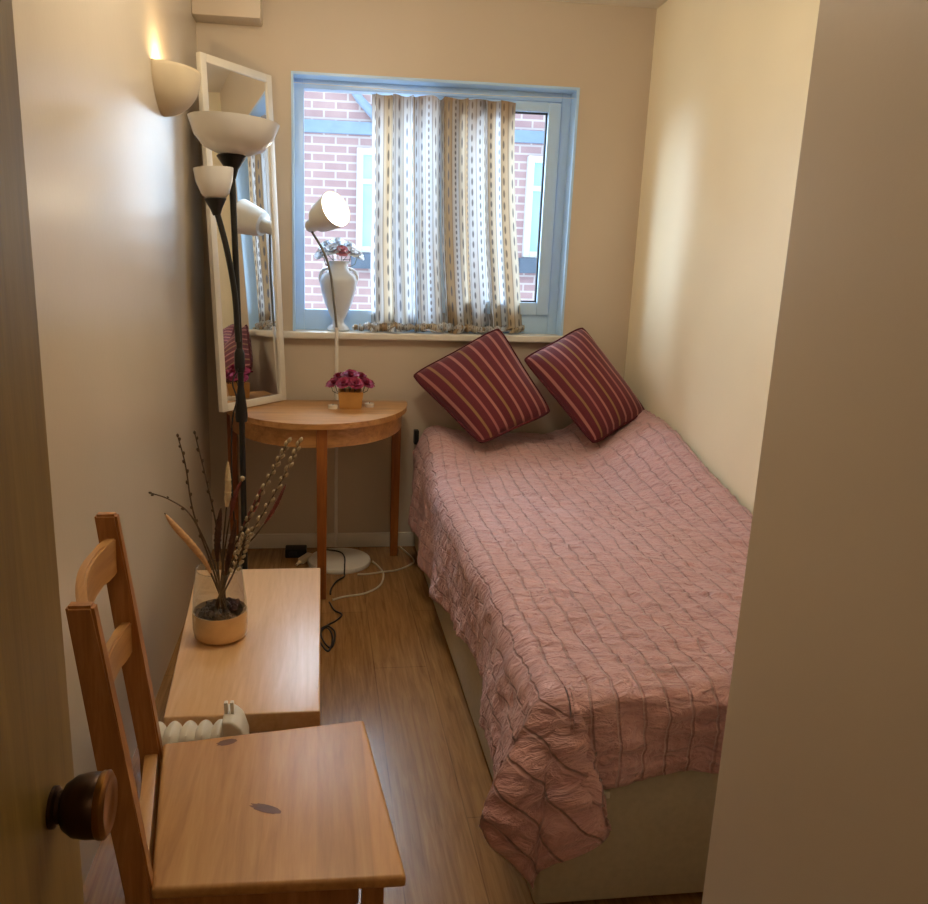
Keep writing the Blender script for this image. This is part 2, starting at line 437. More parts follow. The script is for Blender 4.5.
for a, c in (((gx0, 0, gz0), (gx0 + g, 0, gz1)), ((gx1 - g, 0, gz0), (gx1, 0, gz1)), ((gx0, 0, gz0), (gx1, 0, gz0 + g)), ((gx0, 0, gz1 - g), (gx1, 0, gz1))):
    box(b, (a[0], F0 - .002, a[2]), (c[0], F0 + .012, c[2]))
obj('gasket', b, 'gasket', sash, label='black rubber gasket')
def pane(x0, x1, z0, z1, y, par):
    b = NB(); vs = [b.verts.new((x, y, z)) for x, z in ((x0, z0), (x1, z0), (x1, z1), (x0, z1))]; b.faces.new(vs)
    return obj('glass_pane', b, 'pane', par, 0)
pane(WX0 + .045, ml0 + .005, WZ0 + .095, WZ1 - .04, F0 + .03, win)
pane(gx0, gx1, gz0, gz1, F0 + .012, sash)
b = box(NB(), (WX0 - .055, YB - .045, WZ0 - .034), (WX1 + .085, YB, WZ0), .008, 3)
box(b, (WX0, YB - .001, WZ0 - .03), (WX1, F1, WZ0))
obj('window_sill', b, 'trim', win)

# ------------------------------------------------------------------ outside: brick house opposite
hs = root('neighbouring_building', 'pinkish brick house wall seen through the window, with a pale lintel band', 'building', (.9, 6.7, 0))
b = NB()
uvl = None
def bw(u, v): return V((-1.5 + 4.6 * u, 6.6, -2 + 5.3 * v))
grid(b, 1, 1, bw, lambda u, v: (4.6 * u, 5.3 * v)); obj('brick_wall', b, 'brick', hs, 0)
obj('lintel_band', box(NB(), (-1.5, 6.56, 2.44), (3.1, 6.6, 2.535), .004), 'bandblue', hs)
for x0, x1 in ((.285, .78), (1.70, 2.22)):
    b = NB(); z0, z1 = 1.52, 2.335
    for a, c in (((x0, z0), (x0 + .05, z1)), ((x1 - .05, z0), (x1, z1)), ((x0 + .05, z0), (x1 - .05, z0 + .05)), ((x0 + .05, z1 - .05), (x1 - .05, z1)), ((x0 + .05, 2.06), (x1 - .05, 2.10))):
        box(b, (a[0], 6.53, a[1]), (c[0], 6.6, c[1]), .004)
    w = obj('house_window', b, 'extwhite', hs)
    obj('house_pane', box(NB(), (x0 + .045, 6.575, z0 + .045), (x1 - .045, 6.59, z1 - .045)), 'extglass', w)
    obj('house_sill', box(NB(), (x0 - .04, 6.48, z0 - .13), (x1 + .04, 6.6, z0 - .005), .006), 'extdark', w)
obj('drain_pipe', tube(NB(), [(.20, 6.54, 2.85), (.30, 6.54, 2.70), (.42, 6.54, 2.58), (.46, 6.54, 2.50)], .035, 10), 'bandblue', hs)

# ------------------------------------------------------------------ curtain
cu = root('curtain', 'off-white patterned cotton curtain with rows of dark dashes hanging across the window', 'curtain', (.55, 3.775, WZ0))
CW = 1.25
def cpos(u, v):
    # v: 0 top .. 1 cloth bottom; last stretch lies crumpled on the sill
    fold = .026 * math.sin(u * 2 * PI * 7 + 2.2 * math.sin(u * 7 + .3 * v)) + .012 * math.sin(u * 2 * PI * 13 + 1)
    lim = .93
    k = min(v / lim, 1)
    x0, x1 = .222 + .010 * k, .897 + .098 * k ** 1.6
    ux = u + .022 * math.sin(u * 2 * PI * 7 + .6 + 2.2 * math.sin(u * 7)) + .012 * k * noise.noise(V((u * 5, v * 2.5, 7))) * (1 - .2 * k)
    x = x0 + (x1 - x0) * ux
    z = 2.176 + .006 * math.sin(u * 2 * PI * 8) - k * (2.176 - WZ0 - .028)
    y = 3.776 + fold * (.75 + .35 * k)
    n = noise.noise(V((u * 6, v * 3, 2.2)))
    x += .008 * n * k; y += .008 * n
    if v > lim:
        q = (v - lim) / (1 - lim)
        a = u * 40
        y -= q * .042 + .010 * math.sin(a + q * 5); z = WZ0 + .030 - .022 * q + .013 * math.sin(a * 1.3 + q * 7) * (1 - q * .4) + .012 * abs(noise.noise(V((u * 22, q * 4, 0))))
        x += .012 * math.sin(a * .8 + q * 6) - .05 * q * (1 - u) ** 3
        z = max(z, WZ0 + .004)
    return V((x, y, z))
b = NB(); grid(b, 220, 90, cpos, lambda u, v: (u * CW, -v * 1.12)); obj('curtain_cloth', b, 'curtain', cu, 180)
b = NB()
def hemroll(i, cx, L, r):
    pts = [(cx + L * (k / 8 - .5), 3.735 + .010 * math.sin(k * 1.7 + i), WZ0 + r * 1.25 + .004 + .012 * abs(math.sin(k * 1.1 + i * 2))) for k in range(9)]
    tube(b, spline(pts, 3), [r * 1.5 * (.75 + .3 * math.sin(j * .9 + i)) for j in range(25)], 8)
for i, (cx, L, r) in enumerate(((.205, .10, .009), (.24, .13, .011), (.30, .15, .014), (.42, .16, .012), (.55, .17, .015), (.68, .15, .013), (.80, .14, .010))): hemroll(i, cx, L, r)
uvl = b.loops.layers.uv.verify()
for f_ in b.faces:
    for l in f_.loops: l[uvl].uv = (l.vert.co.x * 2.3, -.9 + (l.vert.co.z - WZ0) * 2 + (l.vert.co.y - 3.7))
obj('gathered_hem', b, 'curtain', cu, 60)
for i in range(8):
    b = NB(); x = .235 + i * .092
    tube(b, [(x + .012 * math.cos(a), 3.778, 2.186 + .012 * math.sin(a)) for a in [2 * PI * k / 12 for k in range(13)]], .0012, 6, False)
    obj('curtain_ring', b, 'upvc', cu)
tag(obj('curtain_wire', tube(NB(), [(WX0 + .001, 3.778, 2.205), (.4, 3.778, 2.197), (.8, 3.778, 2.197), (WX1 - .001, 3.778, 2.205)], .0014, 8), 'whitemetal', at=(.53, 3.778, 2.2)),
    'thin stretched wire across the window top carrying the curtain', 'curtain wire')

# ------------------------------------------------------------------ bed
bed = root('divan_bed', 'single divan bed with pale grey fabric base standing along the right wall', 'bed', (1.0, 2.6, 0))
obj('divan_base', box(NB(), (.472, 1.395, .02), (1.515, 3.70, .36), .012, 3), 'divan', bed)
obj('mattress', box(NB(), (.500, 1.44, .36), (1.512, 3.69, .520), .03, 4), 'mattress', bed)
for x in (.54, 1.44):
    for y in (1.48, 3.6): obj('foot', lathe(NB(), (x, y, 0), [(0, 0), (.022, 0), (.022, .02), (0, .02)], 16), 'blackplastic', bed)
obj('maker_tag', box(NB(), (.607, 1.388, .292), (.622, 1.397, .308), .002), 'trim', bed, label='small pale mark on the base')
obj('headboard_bracket', box(NB(), (.455, 3.655, .555), (.478, 3.70, .625), .004), 'blackplastic', bed, label='black bracket at the head')

XE, YE, RR = .512, 1.44, .062       # edges where the coverlet turns down
def ztop(x, y):
    z = .548 + .062 * sm((y - 2.75) / .7)
    z += .185 * sm((y - 2.05) / 1.25) * sm((x - 1.12) / .40)
    z += .03 * sm((y - 3.1) / .4) * sm((.75 - x) / .25)
    for qx, qy in ((1.40, 3.38), (1.24, 3.32), (.72, 3.36)): z -= .035 * math.exp(-((x - qx) ** 2 + (y - qy) ** 2) / .012)
    z += .010 * noise.noise(V((x * 3.2, y * 2.6, .4))) + .006 * noise.noise(V((x * 8, y * 6, 1.4)))
    return z
def turn(d):
    if d <= 0: return 0, 0
    q = RR * PI / 2
    if d < q: return RR * math.sin(d / RR), RR * (1 - math.cos(d / RR))
    return RR + .05 * (d - q), RR + .995 * (d - q)
def hemz(y):   # height of the left hem
    pts = ((1.3, .236), (1.7, .250), (2.05, .268), (2.5, .180), (3.0, .108), (3.7, .118))
    for (a, za), (c, zc) in zip(pts, pts[1:]):
        if y <= c: return za + (zc - za) * sm((max(y, a) - a) / (c - a))
    return pts[-1][1]
TOPW, TOPL = 1.515 - XE, 3.69 - YE
VF = .228
def cover(u, v):
    # u: 0 right wall .. 1 left hem, v: 0 head .. 1 foot hem   (arc lengths)
    tl = v * (TOPL + VF); oy = max(0, tl - TOPL); y = 3.69 - min(tl, TOPL)
    Lw = .548 - hemz(y) + .01
    sl = u * (TOPW + Lw); ox = max(0, sl - TOPW); x = 1.515 - min(sl, TOPW)
    return sl, tl, ox, oy, x, y
def table(x, pts):
    for (a, p), (c, q) in zip(pts, pts[1:]):
        if x <= c: return p + (q - p) * sm((x - a) / (c - a))
    return pts[-1][1]
def cpos2(u, v):
    sl, tl, ox, oy, x, y = cover(u, v)
    z = ztop(x, y)
    crk = .007 * noise.noise(V((sl * 18, tl * 40 + sl * 10, 0))) + .016 * (.3 - abs(noise.noise(V((sl * 5 + tl * 3, tl * 11 - sl * 4, 5))))) + .003 * noise.noise(V((sl * 55, tl * 70, 9)))
    ph = (sl / .055) % 1.0
    crk += .0022 * (1 - (2 * abs(ph - .5) - 1) ** 2 if False else min(1, 6 * abs(ph - .5))) - .003
    tp = .045 * sm((y - 2.9) / .7); x += tp * sm((1.0 - x) / .45)
    if ox <= 0 and oy <= 0: return V((x, y, z + crk))
    if ox > 0 and oy <= 0:
        o, d = turn(ox)
        fr = d / .3
        o += .014 * fr * math.sin(y * 15 + 1.2 * math.sin(y * 4)) * sm((ox - .05) / .2) + .010 * noise.noise(V((y * 7, ox * 6, 3))) * sm(ox / .1)
        near = sm((1.95 - y) / .45); o += near * .05 * sm((ox - .04) / .25) + tp * 1.1 * sm((ox - .02) / .14) * sm((3.72 - y) / .12)
        return V((x - o - crk * sm(ox / .04), y, max(z - d + crk * (1 - sm(ox / .04)), .03)))
    if oy > 0 and ox <= 0:
        o, d = turn(oy)
        o += .012 * sm((oy - .04) / .2) * math.sin(x * 22) + .004
        near = sm((.72 - x) / .2); o += near * .030 * sm((oy - .03) / .28)
        return V((x, y - o - crk * sm(oy / .04), z - d + crk * (1 - sm(oy / .04))))
    rho = math.hypot(ox, oy); ph2 = math.degrees(math.atan2(oy, ox))
    o, d = turn(rho); w = sm((rho - .03) / .28)
    th = math.radians(table(ph2, ((0, 0), (20, 16), (37, 60), (58, 122), (74, 122), (90, 90))))
    o += w * table(ph2, ((0, .05), (20, .105), (37, .050), (58, .085), (74, .075), (90, .030)))
    d *= 1 + w * table(ph2, ((0, 0), (20, .03), (37, .17), (58, .20), (74, .12), (90, 0)))
    return V((x - o * math.cos(th) - crk, y - o * math.sin(th) - crk, z - d))
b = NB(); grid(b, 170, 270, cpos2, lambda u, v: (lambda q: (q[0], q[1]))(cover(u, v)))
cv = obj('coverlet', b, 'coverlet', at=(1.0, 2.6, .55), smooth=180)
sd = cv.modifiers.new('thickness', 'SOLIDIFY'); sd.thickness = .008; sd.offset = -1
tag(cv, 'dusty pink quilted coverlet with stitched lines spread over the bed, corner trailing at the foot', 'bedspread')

def cushion(name, A, B, C, D, thick, label):
    """A left, B top, C right, D bottom corner; stripes run parallel to A-D"""
    A, B, C, D = map(V, (A, B, C, D)); ce = (A + B + C + D) / 4
    A, B, C, D = (ce + (p - ce) * 1.05 for p in (A, B, C, D)); n = (B - D).cross(C - A).normalized()
    if n.y > 0: n = -n
    b = NB(); uv = b.loops.layers.uv.verify(); N = 26
    def P(u, v, s):
        pu, pv = 2 * u - 1, 2 * v - 1
        # seams bow in a little between the corners
        uu = u + .028 * pu * -(1 - pv * pv); vv = v + .028 * pv * -(1 - pu * pu)
        cc = 1 - .075 * (pu * pv) ** 4
        uu = .5 + (uu - .5) * cc; vv = .5 + (vv - .5) * cc
        p = A.lerp(B, uu).lerp(D.lerp(C, uu), vv)
        h = ((1 - abs(pu) ** 2.6) * (1 - abs(pv) ** 2.6)) ** .55
        w = .006 * noise.noise(V((u * 4, v * 4, thick * 50 + s)))
        return p + n * s * (thick * h + w * h)
    for s in (1, -1):
        vs = [[b.verts.new(P(i / N, j / N, s)) for j in range(N + 1)] for i in range(N + 1)]
        for i in range(N):
            for j in range(N):
                q = ((i, j), (i + 1, j), (i + 1, j + 1), (i, j + 1))
                f = b.faces.new([vs[x][y] for x, y in q])
                for l, (x, y) in zip(f.loops, q): l[uv].uv = (x / N, y / N)
    bmesh.ops.remove_doubles(b, verts=b.verts, dist=.0008)
    r = root(name, label, 'cushion', tuple((A + C) / 2))
    obj('cushion_cover', b, 'cushion', r, 60)
    b = NB(); edge = []
    for k in range(4 * N):
        e, q = divmod(k, N); q /= N
        u, v = ((q, 0), (1, q), (1 - q, 1), (0, 1 - q))[e]; edge.append(P(u, v, 1) + n * .0)
    tube(b, edge + [edge[0]], .006, 8, False); obj('piping', b, 'piping', r, 60)
    return r
cushion('cushion', (.428, 3.60, .905), (.852, 3.665, 1.135), (1.065, 3.43, .765), (.716, 3.32, .640), .085,
        'burgundy striped cushion on the left, leaning against the wall under the curtain')
cushion('cushion', (.955, 3.56, .995), (1.270, 3.668, 1.145), (1.515, 3.40, .776), (1.226, 3.27, .650), .085,
        'burgundy striped cushion on the right, in the corner beside the warm white wall')

# ------------------------------------------------------------------ half-moon table
TZ = .775; TYB = 3.655; TA, TB_, TCX = .43, .585, -.02
ht = root('half_moon_table', 'varnished pine half-moon console table with three visible tapered legs below the window', 'table', (TCX, 3.4, 0))
def arc(a, bb, n=40): return [(TCX + a * math.cos(PI + PI * k / n), TYB + bb * math.sin(PI + PI * k / n)) for k in range(n + 1)]
prof = [(p[0], p[1], TZ - .024) for p in arc(TA, TB_)]
obj('table_top', prism(NB(), prof, (0, 0, .024), .006, 3), 'tablewood', ht, 40)
b = NB(); o_, i_ = arc(TA - .025, TB_ - .03), arc(TA - .045, TB_ - .05)
ring = o_ + i_[::-1]
vs = [[b.verts.new((x, y, z)) for x, y in o_] for z in (TZ - .105, TZ - .024)]; vi = [[b.verts.new((x, y, z)) for x, y in i_] for z in (TZ - .105, TZ - .024)]
for k in range(40):
    b.faces.new((vs[0][k], vs[0][k + 1], vs[1][k + 1], vs[1][k])); b.faces.new((vi[0][k + 1], vi[0][k], vi[1][k], vi[1][k + 1]))
    b.faces.new((vs[0][k + 1], vs[0][k], vi[0][k], vi[0][k + 1]))
box(b, (TCX - TA + .03, TYB - .03, TZ - .105), (TCX + TA - .03, TYB - .01, TZ - .024))
obj('apron', b, 'tablewood', ht, 40)
for x, y in ((TCX - TA + .035, TYB - .045), (TCX + TA - .05, TYB - .045), (.003, 3.115)):
    obj('leg', bar(NB(), (x, y, TZ - .024), (x, y, 0), .046, .046, (0, 1, 0), .004, .038, .038), 'tableleg', ht)

# ------------------------------------------------------------------ leaning mirror
mr = root('standing_mirror', 'tall mirror with a slim white frame standing on the half-moon table in the corner', 'mirror', (-.30, 3.48, TZ))
mbl, mbr = V((-.428, 3.315, TZ + .002)), V((-.172, 3.648, TZ + .002))
mdir = (mbr - mbl).normalized(); mn = V((mdir.y, -mdir.x, 0))      # faces the room
mw = (mbr - mbl).length; lean = -mn * .068; mh = 1.43
mup = (V((0, 0, mh)) + lean); mlen = mup.length; mup.normalize(); mnn = mdir.cross(mup).normalized()
if mnn.dot(mn) < 0: mnn = -mnn
def mp_(a, c, d=0): return mbl + mdir * a + mup * c + mnn * d
fw = .032
def slab(b, a0, a1, c0, c1, d0, d1, bev=.003):
    return prism(b, [mp_(a0, c0, d0), mp_(a1, c0, d0), mp_(a1, c1, d0), mp_(a0, c1, d0)], mnn * (d1 - d0), bev)
b = NB(); slab(b, 0, fw, 0, mlen, -.012, .012); slab(b, mw - fw, mw, 0, mlen, -.012, .012)
slab(b, fw, mw - fw, 0, fw, -.012, .012); slab(b, fw, mw - fw, mlen - fw, mlen, -.012, .012); obj('mirror_frame', b, 'trim', mr)
b = NB(); b.faces.new([b.verts.new(mp_(a, c, .004)) for a, c in ((fw - .003, fw - .003), (mw - fw + .003, fw - .003), (mw - fw + .003, mlen - fw + .003), (fw - .003, mlen - fw + .003))])
obj('mirror_glass', b, 'mirror', mr, 0)
obj('backing_board', slab(NB(), .01, mw - .01, .01, mlen - .01, -.016, -.0125, 0), 'mirrorback', mr)

# ------------------------------------------------------------------ wall sconce
sc_ = root('wall_sconce', 'half-bowl plaster wall light on the left wall, lit and washing the wall above', 'wall light', (XL, 2.9, 1.97))
b = NB(); yc, zt, hw, pr, hh = 2.90, 2.030, .165, .135, .142
def scp(u, v):
    a = -PI / 2 + PI * u
    k = math.cos(v * PI / 2) ** .95
    return V((XL - .004 + pr * k * math.cos(a), yc + hw * k * math.sin(a), zt - hh * math.sin(v * PI / 2)))
grid(b, 36, 20, scp)
bowl = obj('half_bowl', b, 'plaster', sc_, 60)
s_ = bowl.modifiers.new('thickness', 'SOLIDIFY'); s_.thickness = .006; s_.offset = -1
obj('bulb', blob(NB(), (XL + .045, yc - .04, zt - .035), .02, 2), 'glow', sc_, 60)

# ------------------------------------------------------------------ black torchiere with reading arm
LX, LY = -.279, 2.70
tl_ = root('floor_lamp', 'black two-headed torchiere floor lamp with frosted white bowls beside the left wall', 'floor lamp', (LX, LY, 0))
obj('lamp_base', lathe(NB(), (LX, LY, 0), [(0, 0), (.125, 0), (.128, .008), (.12, .022), (.03, .032), (.016, .05), (0, .05)], 40), 'black', tl_)
obj('pole', tube(NB(), spline([(LX, LY, .03), (LX + .002, LY, .9), (LX - .004, LY, 1.3), (LX - .012, LY, 1.69)], 8), .0105, 14), 'black', tl_)
obj('joint', lathe(NB(), (LX + .001, LY, .86), [(0, 0), (.020, 0), (.022, .02), (.019, .06), (.010, .13), (0, .13)], 20), 'black', tl_)
obj('switch', lathe(NB(), (LX - .001, LY, 1.03), [(0, 0), (.014, .004), (.018, .02), (.018, .07), (.012, .085), (0, .085)], 16), 'black', tl_)
tx = LX - .012
obj('bowl_cup', lathe(NB(), (tx, LY, 1.672), [(0, 0), (.013, 0), (.022, .03), (.048, .068), (.045, .072), (0, .072)], 28), 'black', tl_)
bp = [(.0, .0), (.05, .002), (.095, .020), (.125, .052), (.142, .098), (.145, .106), (.138, .100), (.118, .056), (.09, .028), (.05, .009), (0, .007)]
obj('lamp_bowl', lathe(NB(), (tx + .006, LY - .002, 1.744), bp, 48, Matrix.Rotation(.05, 3, 'Y')), 'bowl', tl_, 60, label='large frosted white bowl')
sx = tx - .048
arm = obj('reading_arm', tube(NB(), spline([(LX - .004, LY - .012, 1.14), (LX - .010, LY - .02, 1.30), (LX - .032, LY - .03, 1.45), (sx, LY - .035, 1.567)], 8), [.010] * 25, 12), 'black', tl_)
rm = Matrix.Rotation(-.06, 3, 'Y')
obj('arm_cup', lathe(NB(), (sx, LY - .035, 1.552), [(0, 0), (.012, 0), (.02, .022), (.036, .052), (0, .054)], 24, rm), 'black', tl_)
bp2 = [(0, 0), (.03, .002), (.045, .018), (.058, .055), (.064, .096), (.060, .092), (.053, .055), (.04, .02), (0, .006)]
obj('reading_bowl', lathe(NB(), (sx - .001, LY - .035, 1.602), bp2, 36, rm), 'bowl', tl_, 60, label='small frosted white bowl')
obj('lamp_cord', tube(NB(), spline([(LX - .004, LY - .018, 1.05), (LX - .024, LY - .022, 1.0), (LX - .012, LY - .02, .94), (LX - .03, LY - .02, .85), (LX - .035, LY - .02, .6), (LX - .02, LY - .02, .3), (LX - .02, LY - .06, .04)], 6), .0028, 8), 'blackplastic', tl_)

# ------------------------------------------------------------------ white gooseneck floor lamp behind the table
GX, GY = .074, 3.668
wl = root('gooseneck_lamp', 'white floor lamp with lit cup shade on a curved neck, behind the half-moon table', 'floor lamp', (.1, 3.56, 0))
obj('lamp_base', lathe(NB(), (.088, 3.520, 0), [(0, 0), (.150, 0), (.153, .008), (.149, .020), (.13, .027), (0, .030)], 44), 'whitemetal', wl)
obj('pole', tube(NB(), [(GX, GY, .026), (GX, GY, .6), (GX - .002, GY, 1.12)], .0085, 14), 'whitemetal', wl)
obj('gooseneck', tube(NB(), spline([(GX - .002, GY, 1.11), (GX - .012, GY, 1.22), (GX - .032, GY, 1.37), (GX - .066, GY, 1.47), (GX - .118, GY - .004, 1.555)], 8), .0058, 12), 'greyneck', wl)
hd = V((-.026, 3.655, 1.596)); ax = V((.62, -.68, .36)).normalized()
rot = V((0, 0, 1)).rotation_difference(ax).to_matrix()
obj('lamp_socket', lathe(NB(), hd - ax * .050 + V((0, 0, -.006)), [(0, 0), (.024, .002), (.031, .016), (.032, .052), (.038, .060), (.038, .070), (0, .070)], 28, rot), 'whitemetal', wl)
b = lathe(NB(), hd, [(.030, .012), (.056, .020), (.066, .05), (.083, .145), (.080, .145), (.062, .052), (.03, .026)], 40, rot); obj('lamp_shade', b, 'whitemetal', wl, 50)
obj('bulb_face', lathe(NB(), hd, [(0, .144), (.05, .142), (.0785, .138), (.076, .130), (0, .130)], 36, rot), 'bulb', wl, 50, label='glowing round lamp face')

# ------------------------------------------------------------------ white amphora and flowers on the sill
AX, AY = .082, 3.775
vs_ = root('amphora_vase', 'white ceramic amphora vase standing on the windowsill left of the curtain', 'vase', (AX, AY, WZ0))
z0 = WZ0 + .001
pf = [(0, 0), (.046, 0), (.05, .008), (.044, .018), (.026, .036), (.024, .048), (.036, .075), (.058, .13), (.074, .19), (.080, .235), (.074, .262), (.052, .282), (.040, .30), (.040, .318), (.048, .330), (.043, .331), (.034, .31), (0, .28)]
pf = [(r * 1.12, z * 1.0) for r, z in pf]
obj('vase_body', lathe(NB(), (AX, AY, z0), pf, 40), 'ceramic', vs_, 50)
for s in (-1, 1):
    obj('handle', tube(NB(), spline([(AX + s * .070, AY, z0 + .20), (AX + s * .088, AY, z0 + .25), (AX + s * .074, AY, z0 + .285), (AX + s * .045, AY, z0 + .298)], 5), .008, 8), 'ceramic', vs_)
def flower(name, c, r, up, m, label, cat, group, layers=3, pet=9):
    c = V(c); up = V(up).normalized(); q = V((0, 0, 1)).rotation_difference(up).to_matrix()
    b = NB()
    for L in range(layers):
        rr = r * (1 - .24 * L); tilt = .25 + .38 * L; n = max(5, pet - L)
        for k in range(n):
            a = 2 * PI * (k + .5 * L) / n + random.uniform(-.15, .15)
            w = 2.3 * PI * rr / n * .5
            pts = []
            for j, (t_, ww) in enumerate(((.1, .35), (.55, 1.0), (.88, 1.05), (1.0, .6))):
                h = rr * (math.sin(tilt) * t_ * 1.05) + (.05 * r if j % 2 else -.03 * r) + L * r * .10
                d = rr * math.cos(tilt) * t_
                pts.append([V((d * math.cos(a) - s * w * ww * math.sin(a), d * math.sin(a) + s * w * ww * math.cos(a), h + (.10 * r * abs(s) * (1 if j < 3 else -.6)) + random.uniform(-.05, .05) * r)) for s in (-1, 0, 1)])
            vv = [[b.verts.new(c + q @ p) for p in row] for row in pts]
            for i in range(3):
                for s in range(2): b.faces.new((vv[i][s], vv[i][s + 1], vv[i + 1][s + 1], vv[i + 1][s]))
    blob(b, c + up * r * .35, r * .32, 1, amp=.3, fr=3)
    r_ = root(name, label, cat, tuple(c), group)
    obj('bloom', b, m, r_, 60)
    tube_b = tube(NB(), [c + up * r * .1, c - up * r * .55 + V((0, 0, -.02)), c + V(((AXx - c.x) * .55, (AYy - c.y) * .55, -r * 1.0 - .02))], .002, 6)
    obj('flower_stem', tube_b, 'leaf', r_)
    return r_
AXx, AYy = AX, AY
for k, (dx, dy, dz, r, pk) in enumerate(((-.072, -.01, .372, .036, 0), (-.030, -.03, .392, .036, 0), (.014, -.03, .386, .034, 1), (.058, -.02, .384, .034, 0), (.088, 0, .372, .030, 0),
                                         (-.055, .015, .412, .034, 0), (-.005, .01, .424, .036, 0), (.045, .012, .412, .034, 0))):
    flower('pink_flower' if pk else 'white_flower', (AX + dx, AY + dy, WZ0 + dz - .018), r * 1.22, (dx * 6, dy * 6 - .4, .8), 'pinkflower' if pk else 'whiteflower',
           'single pink bloom at the front of the white bunch on the windowsill' if pk else 'white bloom in the bunch in the white amphora on the windowsill', 'flower',
           None if pk else 'white blooms in the amphora')
b = NB()
for k in range(11):
    a = 2 * PI * k / 11 + .2; d = V((math.cos(a), math.sin(a), .12)); c = V((AX, AY, WZ0 + .334)) + d * .030
    s = d.cross(V((0, 0, 1))).normalized() * .013
    p = [c, c + d * .022 + s, c + d * .046 + V((0, 0, -.004)), c + d * .022 - s]
    b.faces.new([b.verts.new(x) for x in p])
tag(obj('bouquet_leaf', b, 'leaf', at=(AX, AY, WZ0 + .34)), 'ring of dark green leaves under the white blooms', 'leaves', kind='stuff')

# ------------------------------------------------------------------ gold pot with burgundy flowers, tealights
PX, PY = .132, 3.47
gp = root('flower_pot', 'small square gold pot holding burgundy flowers on the half-moon table', 'flower pot', (PX, PY, TZ))
b = NB()
def sq(h, z): return [V((PX + x * h, PY + y * h, z)) for x, y in ((-1, -1), (1, -1), (1, 1), (-1, 1))]
rings = [[b.verts.new(p) for p in sq(h, z)] for h, z in ((.048, TZ + .001), (.056, TZ + .072), (.056, TZ + .078), (.050, TZ + .078), (.046, TZ + .06))]
b.faces.new(rings[0][::-1]); b.faces.new(rings[-1])
for a, c in zip(rings, rings[1:]):
    for j in range(4): b.faces.new((a[j], a[(j + 1) % 4], c[(j + 1) % 4], c[j]))
bmesh.ops.bevel(b, geom=[e for e in b.edges], offset=.002, segments=2, affect='EDGES')
obj('pot_body', b, 'gold', gp)
AXx, AYy = PX, PY
for dx, dy, dz, r in ((-.07, -.012, .108, .037), (-.03, -.045, .112, .038), (.02, -.05, .110, .038), (.066, -.02, .108, .038), (-.05, .03, .128, .036), (0, -.005, .140, .042), (.046, .02, .130, .038), (.088, .02, .104, .028), (-.005, .05, .122, .036), (-.088, .02, .100, .027)):
    flower('burgundy_flower', (PX + dx, PY + dy, TZ + dz), r, (dx * 8, dy * 8 - .25, .9), 'carnation', 'burgundy ruffled bloom in the cluster above the gold pot', 'flower', 'burgundy blooms in the gold pot', 4, 10)
def tealight(x, y, label):
    r = root('tealight_candle', label, 'candle', (x, y, TZ))
    obj('candle_cup', lathe(NB(), (x, y, TZ + .0005), [(0, 0), (.021, 0), (.022, .017), (.019, .018), (0, .016)], 24), 'wax', r)
    obj('wick', tube(NB(), [(x, y, TZ + .014), (x + .001, y, TZ + .024)], .0012, 6), 'blackplastic', r)
tealight(.052, 3.425, 'white tealight candle left of the gold flower pot')
tealight(.220, 3.475, 'white tealight candle right of the gold flower pot')

# ------------------------------------------------------------------ coffee table
CZ = .40
ct = root('coffee_table', 'low birch-veneer coffee table standing against the left wall behind the chair', 'coffee table', (-.2, 2.0, 0))
obj('table_top', prism(NB(), [(-.352, 1.600, CZ - .048), (-.002, 1.600, CZ - .048), (-.002, 2.470, CZ - .048), (-.412, 2.470, CZ - .048)], (0, 0, .048), .004, 3), 'birch', ct)
for x, y in ((-.323, 1.63), (-.032, 1.63), (-.032, 2.44), (-.378, 2.44)):
    obj('leg', box(NB(), (x - .025, y - .025, 0), (x + .025, y + .025, CZ - .048), .003), 'birch', ct)

# ------------------------------------------------------------------ glass vase with dried stems
VX, VY = -.274, 1.990
gv = root('glass_vase', 'clear glass vase with a gold band around its base on the coffee table', 'vase', (VX, VY, CZ))
zb = CZ + .001
obj('gold_band', lathe(NB(), (VX, VY, zb), [(0, 0), (.058, 0), (.070, .008), (.0735, .03), (.0735, .078), (.0715, .078), (.071, .03), (.06, .012), (0, .010)], 44), 'goldglass', gv, 50)
obj('glass_body', lathe(NB(), (VX, VY, zb), [(.0725, .078), (.071, .11), (.066, .15), (.0605, .198)], 44), 'vaseglass', gv, 60)
obj('glass_rim', tube(NB(), [(VX + .0605 * math.cos(2 * PI * k / 40), VY + .0605 * math.sin(2 * PI * k / 40), zb + .198) for k in range(41)], .0014, 6, False), 'vaseglass', gv, 60)
b = NB()
for k in range(120):
    a, r_ = random.uniform(0, 2 * PI), .062 * math.sqrt(random.random())
    blob(b, (VX + r_ * math.cos(a), VY + r_ * math.sin(a), zb + .062 + random.uniform(0, .022)), random.uniform(.006, .011), 1, (1, 1.3, .6), (random.uniform(-1, 1), random.uniform(-1, 1), .6), .3, 2)
lathe(b, (VX, VY, zb), [(0, .012), (.058, .014), (.066, .03), (.066, .066), (0, .070)], 24)
tag(obj('dried_petals', b, 'filler', at=(VX, VY, zb + .06)), 'dark dried petals filling the bottom of the glass vase', 'potpourri', kind='stuff')

